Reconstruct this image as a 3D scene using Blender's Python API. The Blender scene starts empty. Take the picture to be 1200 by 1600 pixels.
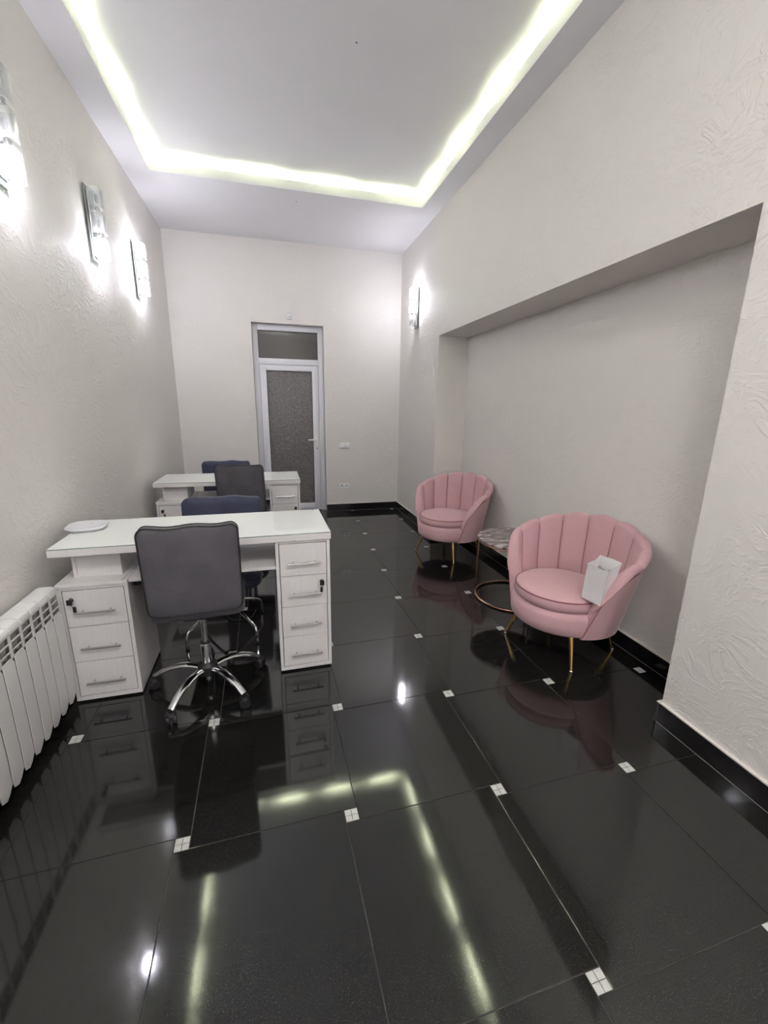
import bpy, bmesh, math, random
from mathutils import Vector, Matrix
random.seed(7)
PI = math.pi
scene = bpy.context.scene
C = scene.collection

# ------------------------------------------------------------------ camera
F_PX, PITCH, ROLL, YAW, CAM_H = 657.94, -0.24543, 0.01430, 0.25937, 1.5071
cd = bpy.data.cameras.new('camera'); cam = bpy.data.objects.new('camera', cd); C.objects.link(cam)
cd.sensor_fit = 'HORIZONTAL'; cd.sensor_width = 36.0; cd.lens = F_PX / 1200 * 36.0
cd.clip_start = 0.05; cd.clip_end = 60
_fw = Vector((math.sin(YAW)*math.cos(PITCH), math.cos(YAW)*math.cos(PITCH), math.sin(PITCH)))
_rt = Vector((math.cos(YAW), -math.sin(YAW), 0)); _up = _rt.cross(_fw)
_r2 = math.cos(ROLL)*_rt + math.sin(ROLL)*_up; _u2 = -math.sin(ROLL)*_rt + math.cos(ROLL)*_up
m = Matrix((( _r2.x, _u2.x, -_fw.x, 0), (_r2.y, _u2.y, -_fw.y, 0), (_r2.z, _u2.z, -_fw.z, CAM_H), (0, 0, 0, 1)))
cam.matrix_world = m
scene.camera = cam

# ------------------------------------------------------------------ world, exposure, light levels
w = bpy.data.worlds.new('world'); scene.world = w; w.use_nodes = True
w.node_tree.nodes['Background'].inputs[0].default_value = (0.02, 0.022, 0.03, 1)
w.node_tree.nodes['Background'].inputs[1].default_value = 1.0
vs = scene.view_settings
vs.view_transform = 'Standard'; vs.look = 'None'; vs.gamma = 1.0; vs.use_curve_mapping = False
vs.exposure = 1.56
cy = scene.cycles
cy.max_bounces = 9; cy.diffuse_bounces = 4; cy.glossy_bounces = 4; cy.transmission_bounces = 4; cy.transparent_max_bounces = 10
cy.caustics_reflective = False; cy.caustics_refractive = False
COVE_COL, COVE_STR = (0.93, 1.0, 0.66), 60.0        # strip tubes hidden in the ceiling cove
BULB_COL, BULB_STR = (0.93, 0.885, 1.0), 310.0       # small capsule bulbs of the wall sconces
OPAL_FILL_COL, OPAL_FILL_STR = (1.0, 0.965, 0.94), 25.0        # unseen opal ceiling lamp added behind the viewer as fill light
HALL_FILL_COL, HALL_FILL_STR = (1.0, 0.95, 0.9), 11.0          # lamp added in the hallway to brighten the door glass

# ------------------------------------------------------------------ room dimensions (metres)
XL, XR, XN = -1.1405, 1.8043, 2.155     # left wall, right wall, niche back wall
YB, YF = 6.037, -2.45                   # far wall, wall behind the camera
ZC, ZT = 3.484, 3.605                    # soffit, tray ceiling
NY0, NY1, NZ = 1.381, 4.575, 2.262      # niche
DX0, DX1, DZ = -0.190, 0.732, 2.532     # door opening
TX0, TX1, TY0, TY1 = -0.925, 1.605, -1.10, 4.685   # tray opening
LIP = 0.078

# ------------------------------------------------------------------ helpers
def newmat(name):
    mt = bpy.data.materials.new(name); mt.use_nodes = True
    nt = mt.node_tree
    return mt, nt, nt.nodes['Principled BSDF']
def N(nt, t, **kw):
    n = nt.nodes.new(t)
    for k, v in kw.items():
        if k in n.inputs: n.inputs[k].default_value = v
        else: setattr(n, k, v)
    return n
def L(nt, a, b): nt.links.new(a, b)
def coords(nt, scale=(1,1,1), kind='Object', rot=(0,0,0)):
    tc = N(nt, 'ShaderNodeTexCoord'); mp = N(nt, 'ShaderNodeMapping')
    mp.inputs['Scale'].default_value = scale; mp.inputs['Rotation'].default_value = rot
    L(nt, tc.outputs[kind], mp.inputs['Vector']); return mp.outputs['Vector']
def ramp(nt, src, stops):
    r = N(nt, 'ShaderNodeValToRGB'); e = r.color_ramp.elements
    while len(e) < len(stops): e.new(0.5)
    for i, (p, c) in enumerate(stops):
        e[i].position = p; e[i].color = (c[0], c[1], c[2], 1)
    L(nt, src, r.inputs['Fac']); return r.outputs['Color']
def bump(nt, b, src, strength, dist):
    n = N(nt, 'ShaderNodeBump'); n.inputs['Strength'].default_value = strength; n.inputs['Distance'].default_value = dist
    L(nt, src, n.inputs['Height']); L(nt, n.outputs['Normal'], b.inputs['Normal'])
def plain(name, col, rough=0.5, metal=0.0, coat=0.0, sheen=0.0, noise=0.0, nscale=40, bumpd=0.0):
    mt, nt, b = newmat(name)
    b.inputs['Base Color'].default_value = (*col, 1); b.inputs['Roughness'].default_value = rough
    b.inputs['Metallic'].default_value = metal; b.inputs['Coat Weight'].default_value = coat
    b.inputs['Coat Roughness'].default_value = 0.05
    if sheen: b.inputs['Sheen Weight'].default_value = sheen; b.inputs['Sheen Roughness'].default_value = 0.4
    if noise or bumpd:
        v = coords(nt); n = N(nt, 'ShaderNodeTexNoise', Scale=nscale, Detail=4.0); L(nt, v, n.inputs['Vector'])
        if noise:
            lo = tuple(c*(1-noise) for c in col); hi = tuple(min(1, c*(1+noise)) for c in col)
            L(nt, ramp(nt, n.outputs['Fac'], [(0.3, lo), (0.7, hi)]), b.inputs['Base Color'])
        if bumpd: bump(nt, b, n.outputs['Fac'], 0.6, bumpd)
    return mt
def emit(name, col, strength):
    mt = bpy.data.materials.new(name); mt.use_nodes = True; nt = mt.node_tree; nt.nodes.clear()
    o = N(nt, 'ShaderNodeOutputMaterial'); e = N(nt, 'ShaderNodeEmission')
    e.inputs['Color'].default_value = (*col, 1); e.inputs['Strength'].default_value = strength
    L(nt, e.outputs[0], o.inputs['Surface']); return mt
def thin_glass(name, tint=(0.96, 0.99, 0.97), rough=0.02, ior=1.5, haze=0.0, hazecol=(1, 1, 1), bumpsc=None, translucent=False):
    mt = bpy.data.materials.new(name); mt.use_nodes = True; nt = mt.node_tree; nt.nodes.clear()
    o = N(nt, 'ShaderNodeOutputMaterial'); t = N(nt, 'ShaderNodeBsdfTransparent'); g = N(nt, 'ShaderNodeBsdfGlossy')
    t.inputs['Color'].default_value = (*tint, 1); g.inputs['Roughness'].default_value = rough
    lw = N(nt, 'ShaderNodeLayerWeight', Blend=0.5); pw = N(nt, 'ShaderNodeMath', operation='POWER'); pw.inputs[1].default_value = 4.0
    L(nt, lw.outputs['Facing'], pw.inputs[0]); fr = N(nt, 'ShaderNodeMath', operation='MULTIPLY_ADD'); fr.inputs[1].default_value = 0.8; fr.inputs[2].default_value = ((ior-1)/(ior+1))**2
    L(nt, pw.outputs[0], fr.inputs[0]); mx = N(nt, 'ShaderNodeMixShader')
    L(nt, fr.outputs[0], mx.inputs[0])
    first = t.outputs[0]
    nrm = None
    if bumpsc:
        v = coords(nt); n = N(nt, 'ShaderNodeTexVoronoi', Scale=bumpsc); L(nt, v, n.inputs['Vector'])
        bp = N(nt, 'ShaderNodeBump'); bp.inputs['Strength'].default_value = 0.9; bp.inputs['Distance'].default_value = 0.004
        L(nt, n.outputs['Distance'], bp.inputs['Height']); nrm = bp.outputs['Normal']
        L(nt, nrm, g.inputs['Normal'])
    if haze:
        d = N(nt, 'ShaderNodeBsdfTranslucent' if translucent else 'ShaderNodeBsdfDiffuse'); d.inputs['Color'].default_value = (*hazecol, 1)
        if nrm: L(nt, nrm, d.inputs['Normal'])
        m2 = N(nt, 'ShaderNodeMixShader'); m2.inputs[0].default_value = haze
        L(nt, first, m2.inputs[1]); L(nt, d.outputs[0], m2.inputs[2]); first = m2.outputs[0]
    L(nt, first, mx.inputs[1]); L(nt, g.outputs[0], mx.inputs[2]); L(nt, mx.outputs[0], o.inputs['Surface'])
    return mt

class MB:
    """collects shapes, build() links them as ONE mesh object"""
    def __init__(s): s.v = []; s.f = []
    def add(s, vs_, fs):
        o = len(s.v); s.v += [tuple(v) for v in vs_]; s.f += [tuple(i+o for i in f) for f in fs]; return s
    def box(s, x0, x1, y0, y1, z0, z1):
        return s.add([(x0,y0,z0),(x1,y0,z0),(x1,y1,z0),(x0,y1,z0),(x0,y0,z1),(x1,y0,z1),(x1,y1,z1),(x0,y1,z1)],
                     [(0,3,2,1),(4,5,6,7),(0,1,5,4),(1,2,6,5),(2,3,7,6),(3,0,4,7)])
    def rbox(s, x0, x1, y0, y1, z0, z1, r=0.004, seg=2):
        bm = bmesh.new(); bmesh.ops.create_cube(bm, size=1.0)
        for v in bm.verts: v.co = Vector(((x0+x1)/2 + v.co.x*(x1-x0), (y0+y1)/2 + v.co.y*(y1-y0), (z0+z1)/2 + v.co.z*(z1-z0)))
        bmesh.ops.bevel(bm, geom=bm.edges[:], offset=r, segments=seg, profile=0.5, affect='EDGES')
        bm.verts.index_update()
        s.add([v.co[:] for v in bm.verts], [[v.index for v in f.verts] for f in bm.faces]); bm.free(); return s
    def loft(s, rings, cap=True, closed=False):
        n = len(rings[0]); vs_ = [p for r in rings for p in r]; fs = []
        k = len(rings)
        for i in range(k if closed else k-1):
            a, b = i*n, ((i+1) % k)*n
            for j in range(n): fs.append((a+j, a+(j+1) % n, b+(j+1) % n, b+j))
        if cap and not closed: fs += [tuple(range(n-1, -1, -1)), tuple((k-1)*n+j for j in range(n))]
        return s.add(vs_, fs)
    def lathe(s, prof, n=24, c=(0,0,0), sx=1.0, sy=1.0):
        return s.loft([[(c[0]+r*sx*math.cos(2*PI*j/n), c[1]+r*sy*math.sin(2*PI*j/n), c[2]+z) for j in range(n)] for r, z in prof])
    def tube(s, pts, r, n=10, closed=False, flat=1.0):
        P = [Vector(p) for p in pts]; k = len(P); R = r if isinstance(r, (list, tuple)) else [r]*k
        rings = []; prev = None
        for i in range(k):
            if closed: t = (P[(i+1) % k]-P[i-1]).normalized()
            else: t = ((P[i+1] if i < k-1 else P[i]) - (P[i-1] if i > 0 else P[i])).normalized()
            if prev is None:
                a = Vector((0,0,1)) if abs(t.z) < 0.9 else Vector((1,0,0)); u = t.cross(a).normalized()
            else: u = (prev - t*prev.dot(t)).normalized()
            prev = u; w_ = t.cross(u)
            rings.append([P[i] + R[i]*(math.cos(2*PI*j/n)*u + flat*math.sin(2*PI*j/n)*w_) for j in range(n)])
        return s.loft(rings, cap=not closed, closed=closed)
    def xf(s, fn): s.v = [tuple(fn(Vector(v))) for v in s.v]; return s
    def mesh(s, name, mat, smooth=30):
        me = bpy.data.meshes.new(name); me.from_pydata(s.v, [], s.f); me.update()
        bm = bmesh.new(); bm.from_mesh(me); bmesh.ops.recalc_face_normals(bm, faces=bm.faces[:]); bm.to_mesh(me); bm.free()
        if mat: me.materials.append(mat)
        if smooth:
            me.shade_smooth(); me.set_sharp_from_angle(angle=math.radians(smooth))
        return me
    def build(s, name, mat, parent=None, smooth=30, loc=None):
        o = bpy.data.objects.new(name, s.mesh(name, mat, smooth)); C.objects.link(o)
        if parent: o.parent = parent
        if loc: o.location = loc
        return o
def empty(name, loc=(0,0,0), rz=0.0):
    o = bpy.data.objects.new(name, None); o.empty_display_size = 0.05; C.objects.link(o); o.location = loc; o.rotation_euler = (0,0,rz); return o
def tag(o, label, cat, group=None):
    o['label'] = label; o['category'] = cat
    if group: o['group'] = group
    return o
def struct(o, label=None, cat=None):
    o['kind'] = 'structure'
    if label: o['label'] = label
    if cat: o['category'] = cat
    return o
def inst(name, me, parent, loc=(0,0,0), rz=0.0):
    o = bpy.data.objects.new(name, me); C.objects.link(o); o.parent = parent; o.location = loc; o.rotation_euler = (0,0,rz); return o
def copy_tree(o, parent=None):
    c = o.copy(); C.objects.link(c); c.parent = parent
    for ch in list(o.children): copy_tree(ch, c)
    return c
def rrect(wd, ht, r, n=6):
    pts = []
    for cx, cy, a0 in ((wd/2-r, ht/2-r, 0), (-wd/2+r, ht/2-r, 90), (-wd/2+r, -ht/2+r, 180), (wd/2-r, -ht/2+r, 270)):
        for i in range(n+1):
            a = math.radians(a0 + 90*i/n); pts.append((cx+r*math.cos(a), cy+r*math.sin(a)))
    # densify the straight runs
    out = []
    for i, p in enumerate(pts):
        q = pts[(i+1) % len(pts)]; out.append(p); d = math.hypot(q[0]-p[0], q[1]-p[1]); k = int(d/0.025)
        for j in range(1, k): out.append((p[0]+(q[0]-p[0])*j/k, p[1]+(q[1]-p[1])*j/k))
    return out
def cushion(wd, ht, t, r=0.05, edge=0.6, puff=0.012, soft=0.012):
    """pillow lying in XY, thickness along Z, centred at the origin"""
    o = rrect(wd, ht, r); rings = []
    def ring(sc, z): return [(x*sc, y*sc, z) for x, y in o]
    def ring_in(d, z):
        return [(x*(1-2*d/wd), y*(1-2*d/ht), z) for x, y in o]
    h = t/2
    S = [0.02, 0.3, 0.55, 0.75, 0.88]
    rings += [ring(s_, -(h + puff*(1-s_**3))) for s_ in S]
    rings += [ring_in(soft, -h), ring_in(soft*0.35, -h+soft*0.35), ring_in(0, -h+soft), ring_in(0, h-soft), ring_in(soft*0.35, h-soft*0.35), ring_in(soft, h)]
    rings += [ring(s_, (h + puff*(1-s_**3))) for s_ in reversed(S)]
    return MB().loft(rings), o

# ------------------------------------------------------------------ materials
def mat_plaster(name, col, strength=0.5):
    mt, nt, b = newmat(name)
    v = coords(nt)
    n0 = N(nt, 'ShaderNodeTexNoise', Scale=3.2, Detail=1.0); L(nt, v, n0.inputs['Vector'])
    vm = N(nt, 'ShaderNodeVectorMath', operation='MULTIPLY_ADD'); L(nt, n0.outputs['Color'], vm.inputs[0])
    vm.inputs[1].default_value = (0.42, 0.42, 0.42); L(nt, v, vm.inputs[2])
    mp = N(nt, 'ShaderNodeMapping'); mp.inputs['Scale'].default_value = (1.0, 1.0, 2.0); mp.inputs['Rotation'].default_value = (0.5, 0.4, 0.2)
    L(nt, vm.outputs[0], mp.inputs['Vector'])
    n1 = N(nt, 'ShaderNodeTexNoise', Scale=20.0, Detail=2.5, Roughness=0.55, Distortion=0.7); L(nt, mp.outputs[0], n1.inputs['Vector'])
    r1 = ramp(nt, n1.outputs['Fac'], [(0.50, (0,0,0)), (0.60, (0.85,)*3), (0.80, (1.0,)*3)])
    # trowel strokes come in patches
    n3 = N(nt, 'ShaderNodeTexNoise', Scale=2.6, Detail=1.0); L(nt, v, n3.inputs['Vector'])
    r3 = ramp(nt, n3.outputs['Fac'], [(0.36, (0.18,)*3), (0.60, (1,)*3)])
    mul = N(nt, 'ShaderNodeMix', data_type='RGBA', blend_type='MULTIPLY'); mul.inputs['Factor'].default_value = 1.0
    L(nt, r1, mul.inputs['A']); L(nt, r3, mul.inputs['B'])
    bump(nt, b, mul.outputs['Result'], strength, 0.004)
    b.inputs['Base Color'].default_value = (*col, 1)
    b.inputs['Roughness'].default_value = 0.62; b.inputs['Specular IOR Level'].default_value = 0.3
    return mt
M = {}
M['plaster'] = mat_plaster('textured_plaster', (0.78, 0.757, 0.722))
M['ceiling'] = plain('ceiling_paint', (0.80, 0.80, 0.815), 0.75, noise=0.015, nscale=2)
M['lip'] = plain('cove_lip', (0.82, 0.83, 0.79), 0.5)
def mat_tile():
    mt, nt, b = newmat('polished_black_tile'); v = coords(nt)
    n = N(nt, 'ShaderNodeTexNoise', Scale=420.0, Detail=2.0); L(nt, v, n.inputs['Vector'])
    c1 = ramp(nt, n.outputs['Fac'], [(0.55, (0.0080, 0.0077, 0.0070)), (0.64, (0.012, 0.012, 0.0108)), (0.70, (0.09, 0.09, 0.078))])
    n2 = N(nt, 'ShaderNodeTexNoise', Scale=3.0, Detail=4.0); L(nt, v, n2.inputs['Vector'])
    L(nt, c1, b.inputs['Base Color'])
    rr = N(nt, 'ShaderNodeMapRange'); rr.inputs['To Min'].default_value = 0.05; rr.inputs['To Max'].default_value = 0.09
    L(nt, n2.outputs['Fac'], rr.inputs['Value']); L(nt, rr.outputs[0], b.inputs['Roughness'])
    b.inputs['IOR'].default_value = 1.64
    return mt
M['tile'] = mat_tile()
M['grout'] = plain('grout', (0.06, 0.057, 0.054), 0.8, noise=0.3, nscale=30)
M['grout_dark'] = plain('inset_grout', (0.03, 0.03, 0.03), 0.8)
M['inset'] = plain('inset_glass_mosaic', (0.50, 0.50, 0.48), 0.18, noise=0.12, nscale=60)
M['base'] = plain('baseboard_black', (0.010, 0.009, 0.010), 0.08)
M['joint'] = plain('floor_joint_grout', (0.22, 0.21, 0.20), 0.8)
M['bead'] = plain('baseboard_bead', (0.72, 0.68, 0.63), 0.7)
M['upvc'] = plain('white_upvc', (0.80, 0.80, 0.84), 0.3)
M['seal'] = plain('black_rubber_seal', (0.02, 0.02, 0.02), 0.6)
M['plastic'] = plain('white_plastic', (0.88, 0.88, 0.88), 0.3)
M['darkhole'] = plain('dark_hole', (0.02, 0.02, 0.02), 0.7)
def mat_laminate():
    mt, nt, b = newmat('white_laminate'); v = coords(nt, (60, 60, 4))
    n = N(nt, 'ShaderNodeTexNoise', Scale=3.0, Detail=3.0); L(nt, v, n.inputs['Vector'])
    L(nt, ramp(nt, n.outputs['Fac'], [(0.3, (0.745, 0.725, 0.715)), (0.7, (0.79, 0.77, 0.76))]), b.inputs['Base Color'])
    b.inputs['Roughness'].default_value = 0.42; return mt
M['lam'] = mat_laminate()
M['glasstop'] = plain('white_backed_glass', (0.88, 0.90, 0.875), 0.015)
M['glassedge'] = plain('glass_edge', (0.22, 0.30, 0.27), 0.1)
M['chrome'] = plain('chrome', (0.78, 0.78, 0.80), 0.10, metal=1.0)
M['steel'] = plain('satin_steel', (0.62, 0.61, 0.60), 0.25, metal=1.0)
M['blackplastic'] = plain('black_plastic', (0.014, 0.014, 0.015), 0.4)
M['keymetal'] = plain('key_metal', (0.5, 0.5, 0.5), 0.3, metal=1.0)
def mat_fabric(name, col, var, sc=260, sheen=0.35, big=5.0):
    mt, nt, b = newmat(name); v = coords(nt)
    n = N(nt, 'ShaderNodeTexNoise', Scale=sc, Detail=2.0); L(nt, v, n.inputs['Vector'])
    n2 = N(nt, 'ShaderNodeTexNoise', Scale=big, Detail=3.0, Distortion=0.6); L(nt, v, n2.inputs['Vector'])
    mx = N(nt, 'ShaderNodeMix', data_type='FLOAT'); mx.inputs['Factor'].default_value = 0.5
    L(nt, n.outputs['Fac'], mx.inputs['A']); L(nt, n2.outputs['Fac'], mx.inputs['B'])
    L(nt, ramp(nt, mx.outputs['Result'], [(0.35, tuple(c*(1-var) for c in col)), (0.65, tuple(c*(1+var) for c in col))]), b.inputs['Base Color'])
    b.inputs['Roughness'].default_value = 0.85; b.inputs['Sheen Weight'].default_value = sheen; b.inputs['Sheen Roughness'].default_value = 0.35
    b.inputs['Specular IOR Level'].default_value = 0.2
    bump(nt, b, n.outputs['Fac'], 0.25, 0.0008); return mt
M['grey'] = mat_fabric('charcoal_fabric', (0.096, 0.090, 0.102), 0.16, 420, 0.12, 8)
M['greypipe'] = plain('black_piping', (0.012, 0.012, 0.013), 0.6)
M['navy'] = mat_fabric('navy_velvet', (0.046, 0.049, 0.084), 0.2, 300, 0.25)
M['pink'] = mat_fabric('pink_velvet', (0.60, 0.375, 0.395), 0.07, 300, 0.35, 4.0)
M['pinkpipe'] = mat_fabric('pink_piping', (0.30, 0.12, 0.13), 0.06, 300, 0.2)
M['gold'] = plain('brushed_gold', (0.62, 0.41, 0.13), 0.22, metal=1.0)
M['rose'] = plain('rose_gold', (0.50, 0.30, 0.22), 0.2, metal=1.0)
def mat_marble():
    mt, nt, b = newmat('brown_grey_marble'); v = coords(nt, (2.0, 9.0, 3.0), rot=(0, 0, 0.5))
    n = N(nt, 'ShaderNodeTexNoise', Scale=2.4, Detail=9.0, Roughness=0.68, Distortion=1.2); L(nt, v, n.inputs['Vector'])
    L(nt, ramp(nt, n.outputs['Fac'], [(0.32, (0.035, 0.022, 0.022)), (0.46, (0.13, 0.09, 0.088)), (0.54, (0.24, 0.20, 0.20)), (0.60, (0.55, 0.50, 0.49)), (0.72, (0.16, 0.12, 0.12))]), b.inputs['Base Color'])
    b.inputs['Roughness'].default_value = 0.15; return mt
M['marble'] = mat_marble()
M['paper'] = plain('white_paper', (0.78, 0.76, 0.76), 0.6, noise=0.04, nscale=12, bumpd=0.002)
M['radiator'] = plain('radiator_enamel', (0.76, 0.755, 0.74), 0.35)
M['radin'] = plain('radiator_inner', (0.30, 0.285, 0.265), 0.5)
M['glass'] = thin_glass('frosted_edge_glass', (0.97, 0.985, 0.98), 0.05, 1.5, haze=0.22, hazecol=(0.9, 0.92, 0.92), translucent=True)
M['plate'] = thin_glass('green_tinted_glass', (0.60, 0.66, 0.63), 0.03, 1.6, haze=0.6, hazecol=(0.45, 0.50, 0.48))
M['pane'] = thin_glass('transom_glass', (0.75, 0.75, 0.75), 0.01, 1.52)
M['patterned'] = thin_glass('patterned_privacy_glass', (0.30, 0.28, 0.27), 0.12, 1.5, haze=0.6, hazecol=(0.2, 0.18, 0.17), bumpsc=45)
def patterned_colour():
    nt = M['patterned'].node_tree; d = [n for n in nt.nodes if n.type == 'BSDF_DIFFUSE'][0]
    v = coords(nt); n = N(nt, 'ShaderNodeTexNoise', Scale=55.0, Detail=2.0, Distortion=1.0); L(nt, v, n.inputs['Vector'])
    L(nt, ramp(nt, n.outputs['Fac'], [(0.35, (0.20, 0.182, 0.178)), (0.55, (0.27, 0.25, 0.247)), (0.72, (0.42, 0.40, 0.40))]), d.inputs['Color'])
patterned_colour()
M['bulb'] = emit('lit_bulb', BULB_COL, BULB_STR)
M['bulb_off'] = plain('unlit_bulb', (0.75, 0.75, 0.75), 0.15)
M['tube'] = emit('cove_tube', COVE_COL, COVE_STR)
M['cable_w'] = plain('white_cable', (0.75, 0.74, 0.73), 0.5)
M['hall'] = plain('hallway_paint', (0.45, 0.43, 0.42), 0.8)

# ================================================================== STRUCTURE
T = 0.20
# --- floor: screed + tiles laid in the two-size (pinwheel) pattern with small mosaic insets
floor = struct(MB().box(XL-T, XN+T, YF-T, YB+0.12, -0.20, -0.0025).build('floor', M['grout'], smooth=0),
               'polished black tile floor with small pale square insets', 'floor')
A_, B_ = 0.599, 0.050
TH = math.radians(1.33)
ex = Vector((math.cos(TH), math.sin(TH))); ey = Vector((-math.sin(TH), math.cos(TH)))
O0 = Vector((0.224, 1.2576)) - (ex+ey)*B_/2          # lower-left corner of inset (0,0)
v1 = ex*A_ - ey*B_; v2 = ex*B_ + ey*A_
G = 0.0012
CX0, CX1, CY0, CY1 = XL, XN, YF, YB+0.10
def clip(poly):
    for ax, val, sgn in ((0, CX0, 1), (0, CX1, -1), (1, CY0, 1), (1, CY1, -1)):
        out = []
        for i in range(len(poly)):
            p, q = poly[i-1], poly[i]
            dp, dq = (p[ax]-val)*sgn, (q[ax]-val)*sgn
            if (dp >= 0) != (dq >= 0):
                t = dp/(dp-dq); out.append((p[0]+(q[0]-p[0])*t, p[1]+(q[1]-p[1])*t))
            if dq >= 0: out.append(q)
        poly = out
        if len(poly) < 3: return []
    return poly
def slab(poly, z0, z1, bev=0.0012):
    c = (sum(p[0] for p in poly)/len(poly), sum(p[1] for p in poly)/len(poly))
    def sc(p):
        d = math.hypot(p[0]-c[0], p[1]-c[1]) or 1; k = 1-bev*1.4/d
        return (c[0]+(p[0]-c[0])*k, c[1]+(p[1]-c[1])*k)
    return MB().loft([[(x, y, z0) for x, y in poly], [(x, y, z1-bev*0.5) for x, y in poly], [(*sc(p), z1) for p in poly]])
sq = lambda o, s: [tuple(o + ex*(G) + ey*(G)), tuple(o + ex*(s-G) + ey*G), tuple(o + ex*(s-G) + ey*(s-G)), tuple(o + ex*G + ey*(s-G))]
full_tile = slab(sq(Vector((0, 0)), A_), -0.0060, 0.0).mesh('floor_tile', M['tile'], 0)
pc = B_/2
piece = slab([(G, G), (pc-0.0009, G), (pc-0.0009, pc-0.0009), (G, pc-0.0009)], -0.005, 0.0, 0.0006).mesh('mosaic_piece', M['inset'], 0)
for i in range(-8, 9):
    for j in range(-8, 11):
        o = O0 + v1*i + v2*j
        # big tile: lower-left corner at the lower-right corner of the inset
        to = o + ex*B_
        P = sq(to, A_)
        Q = clip(P)
        if len(Q) >= 3:
            area = abs(sum(Q[k-1][0]*Q[k][1]-Q[k][0]*Q[k-1][1] for k in range(len(Q))))/2
            if area > 0.003:
                if abs(area-(A_-2*G)**2) < 1e-5: inst('floor_tile', full_tile, floor, (to.x, to.y, 0))
                else: slab(Q, -0.0060, 0.0).build('floor_tile', M['tile'], floor, smooth=0)
        if XL+0.0 < o.x < XN-0.05 and YF < o.y < YB-0.03:
            cen = o
            if XL+0.005 < o.x and (o+ex*B_).x < XN:
                bed = MB().box(G*0.4, B_-G*0.4, G*0.4, B_-G*0.4, -0.0045, -0.0012)
                ins = bed.build('tile_inset', M['grout_dark'], floor, smooth=0, loc=(o.x, o.y, 0)); ins.rotation_euler = (0, 0, TH)
                if o.y > 0.2:
                    for k in range(4):
                        inst('mosaic_piece', piece, ins, ((0, B_, B_, 0)[k], (0, 0, B_, B_)[k], 0), k*PI/2)

# --- walls
struct(MB().box(XL-T, XL, YF-T, YB+T, 0, ZT+0.15).build('wall_left', M['plaster'], smooth=0), 'left wall in cream trowelled plaster behind the desks', 'wall')
wb = MB()
wb.box(XL, DX0, YB, YB+T, 0, ZT+0.15).box(DX1, XN+T, YB, YB+T, 0, ZT+0.15).box(DX0, DX1, YB, YB+T, DZ, ZT+0.15)
struct(wb.build('wall_back', M['plaster'], smooth=0), 'far cream plaster wall around the glazed door', 'wall')
wr = MB()
wr.box(XR, XN+T, YF-T, NY0, 0, ZT+0.15)              # near pier
wr.box(XR, XN+T, NY1, YB, 0, ZT+0.15)                # far pier
wr.box(XR, XN+T, NY0, NY1, NZ, ZT+0.15)              # lintel over the niche
wr.box(XN, XN+T, NY0, NY1, 0, NZ)                    # niche back
struct(wr.build('wall_right', M['plaster'], smooth=0), 'right cream plaster wall with a wide shallow niche', 'wall')
struct(MB().box(XL-T, XN+T, YF-T, YF, 0, ZT+0.15).build('wall_front', M['plaster'], smooth=0), 'plain plaster wall behind the viewer', 'wall')
# --- ceiling: raised tray, soffit ring with cove lip
ceil = struct(MB().box(XL, XR, YF, YB, ZT, ZT+0.15).build('ceiling', M['ceiling'], smooth=0), 'white tray ceiling with a glowing cove', 'ceiling')
SB = 0.02
TW = 0.20          # depth of the hidden ledge behind the lip
so = MB()
for x0, x1, y0, y1 in ((XL, TX0-TW, YF, YB), (TX1+TW, XR, YF, YB), (TX0-TW, TX1+TW, TY1+TW, YB), (TX0-TW, TX1+TW, YF, TY0-TW)):
    if x1 > x0: so.box(x0, x1, y0, y1, ZC, ZT)
for x0, x1, y0, y1 in ((TX0-TW, TX0, TY0-TW, TY1+TW), (TX1, TX1+TW, TY0-TW, TY1+TW), (TX0, TX1, TY1, TY1+TW), (TX0, TX1, TY0-TW, TY0)):
    so.box(x0, x1, y0, y1, ZC, ZC+SB)
so.build('soffit', M['ceiling'], ceil, smooth=0)
lp = MB(); lt = 0.012
lp.box(TX0-lt, TX0, TY0-lt, TY1+lt, ZC+SB, ZC+LIP).box(TX1, TX1+lt, TY0-lt, TY1+lt, ZC+SB, ZC+LIP)
lp.box(TX0, TX1, TY1, TY1+lt, ZC+SB, ZC+LIP).box(TX0, TX1, TY0-lt, TY0, ZC+SB, ZC+LIP)
lp.build('cove_lip', M['lip'], ceil, smooth=0)
tl = 0.37
tube_me = MB().tube([(-tl/2, 0, 0), (tl/2, 0, 0)], 0.010, 8).mesh('cove_tube', M['tube'])
tz = ZC+SB+0.038
def tubes(a, b, fixed, axis, pitch=0.645, skip=()):
    n = int(abs(b-a)/pitch); d = 1 if b > a else -1
    for k in range(n):
        if k in skip: continue
        c = a + d*(pitch*(k+0.5))
        inst('cove_tube', tube_me, ceil, (c, fixed, tz) if axis == 0 else (fixed, c, tz), 0 if axis == 0 else PI/2)
off = 0.050
tubes(TX0-0.02, TX1+0.02, TY1+off, 0, 0.64); tubes(TX0, TX1, TY0-off, 0, 0.63)
tubes(TY1, TY0, TX0-off, 1, 0.645); tubes(TY1, TY0, TX1+off, 1, 0.645)
for (x, y, z, r) in ((0.35, 4.914, ZC, 0.006), (0.60, 3.055, ZT, 0.005)):
    MB().lathe([(r*0.4, -0.002), (r, -0.0015), (r, 0)], 10, (x, y, z)).build('screw_head', M['darkhole'], ceil)

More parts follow.
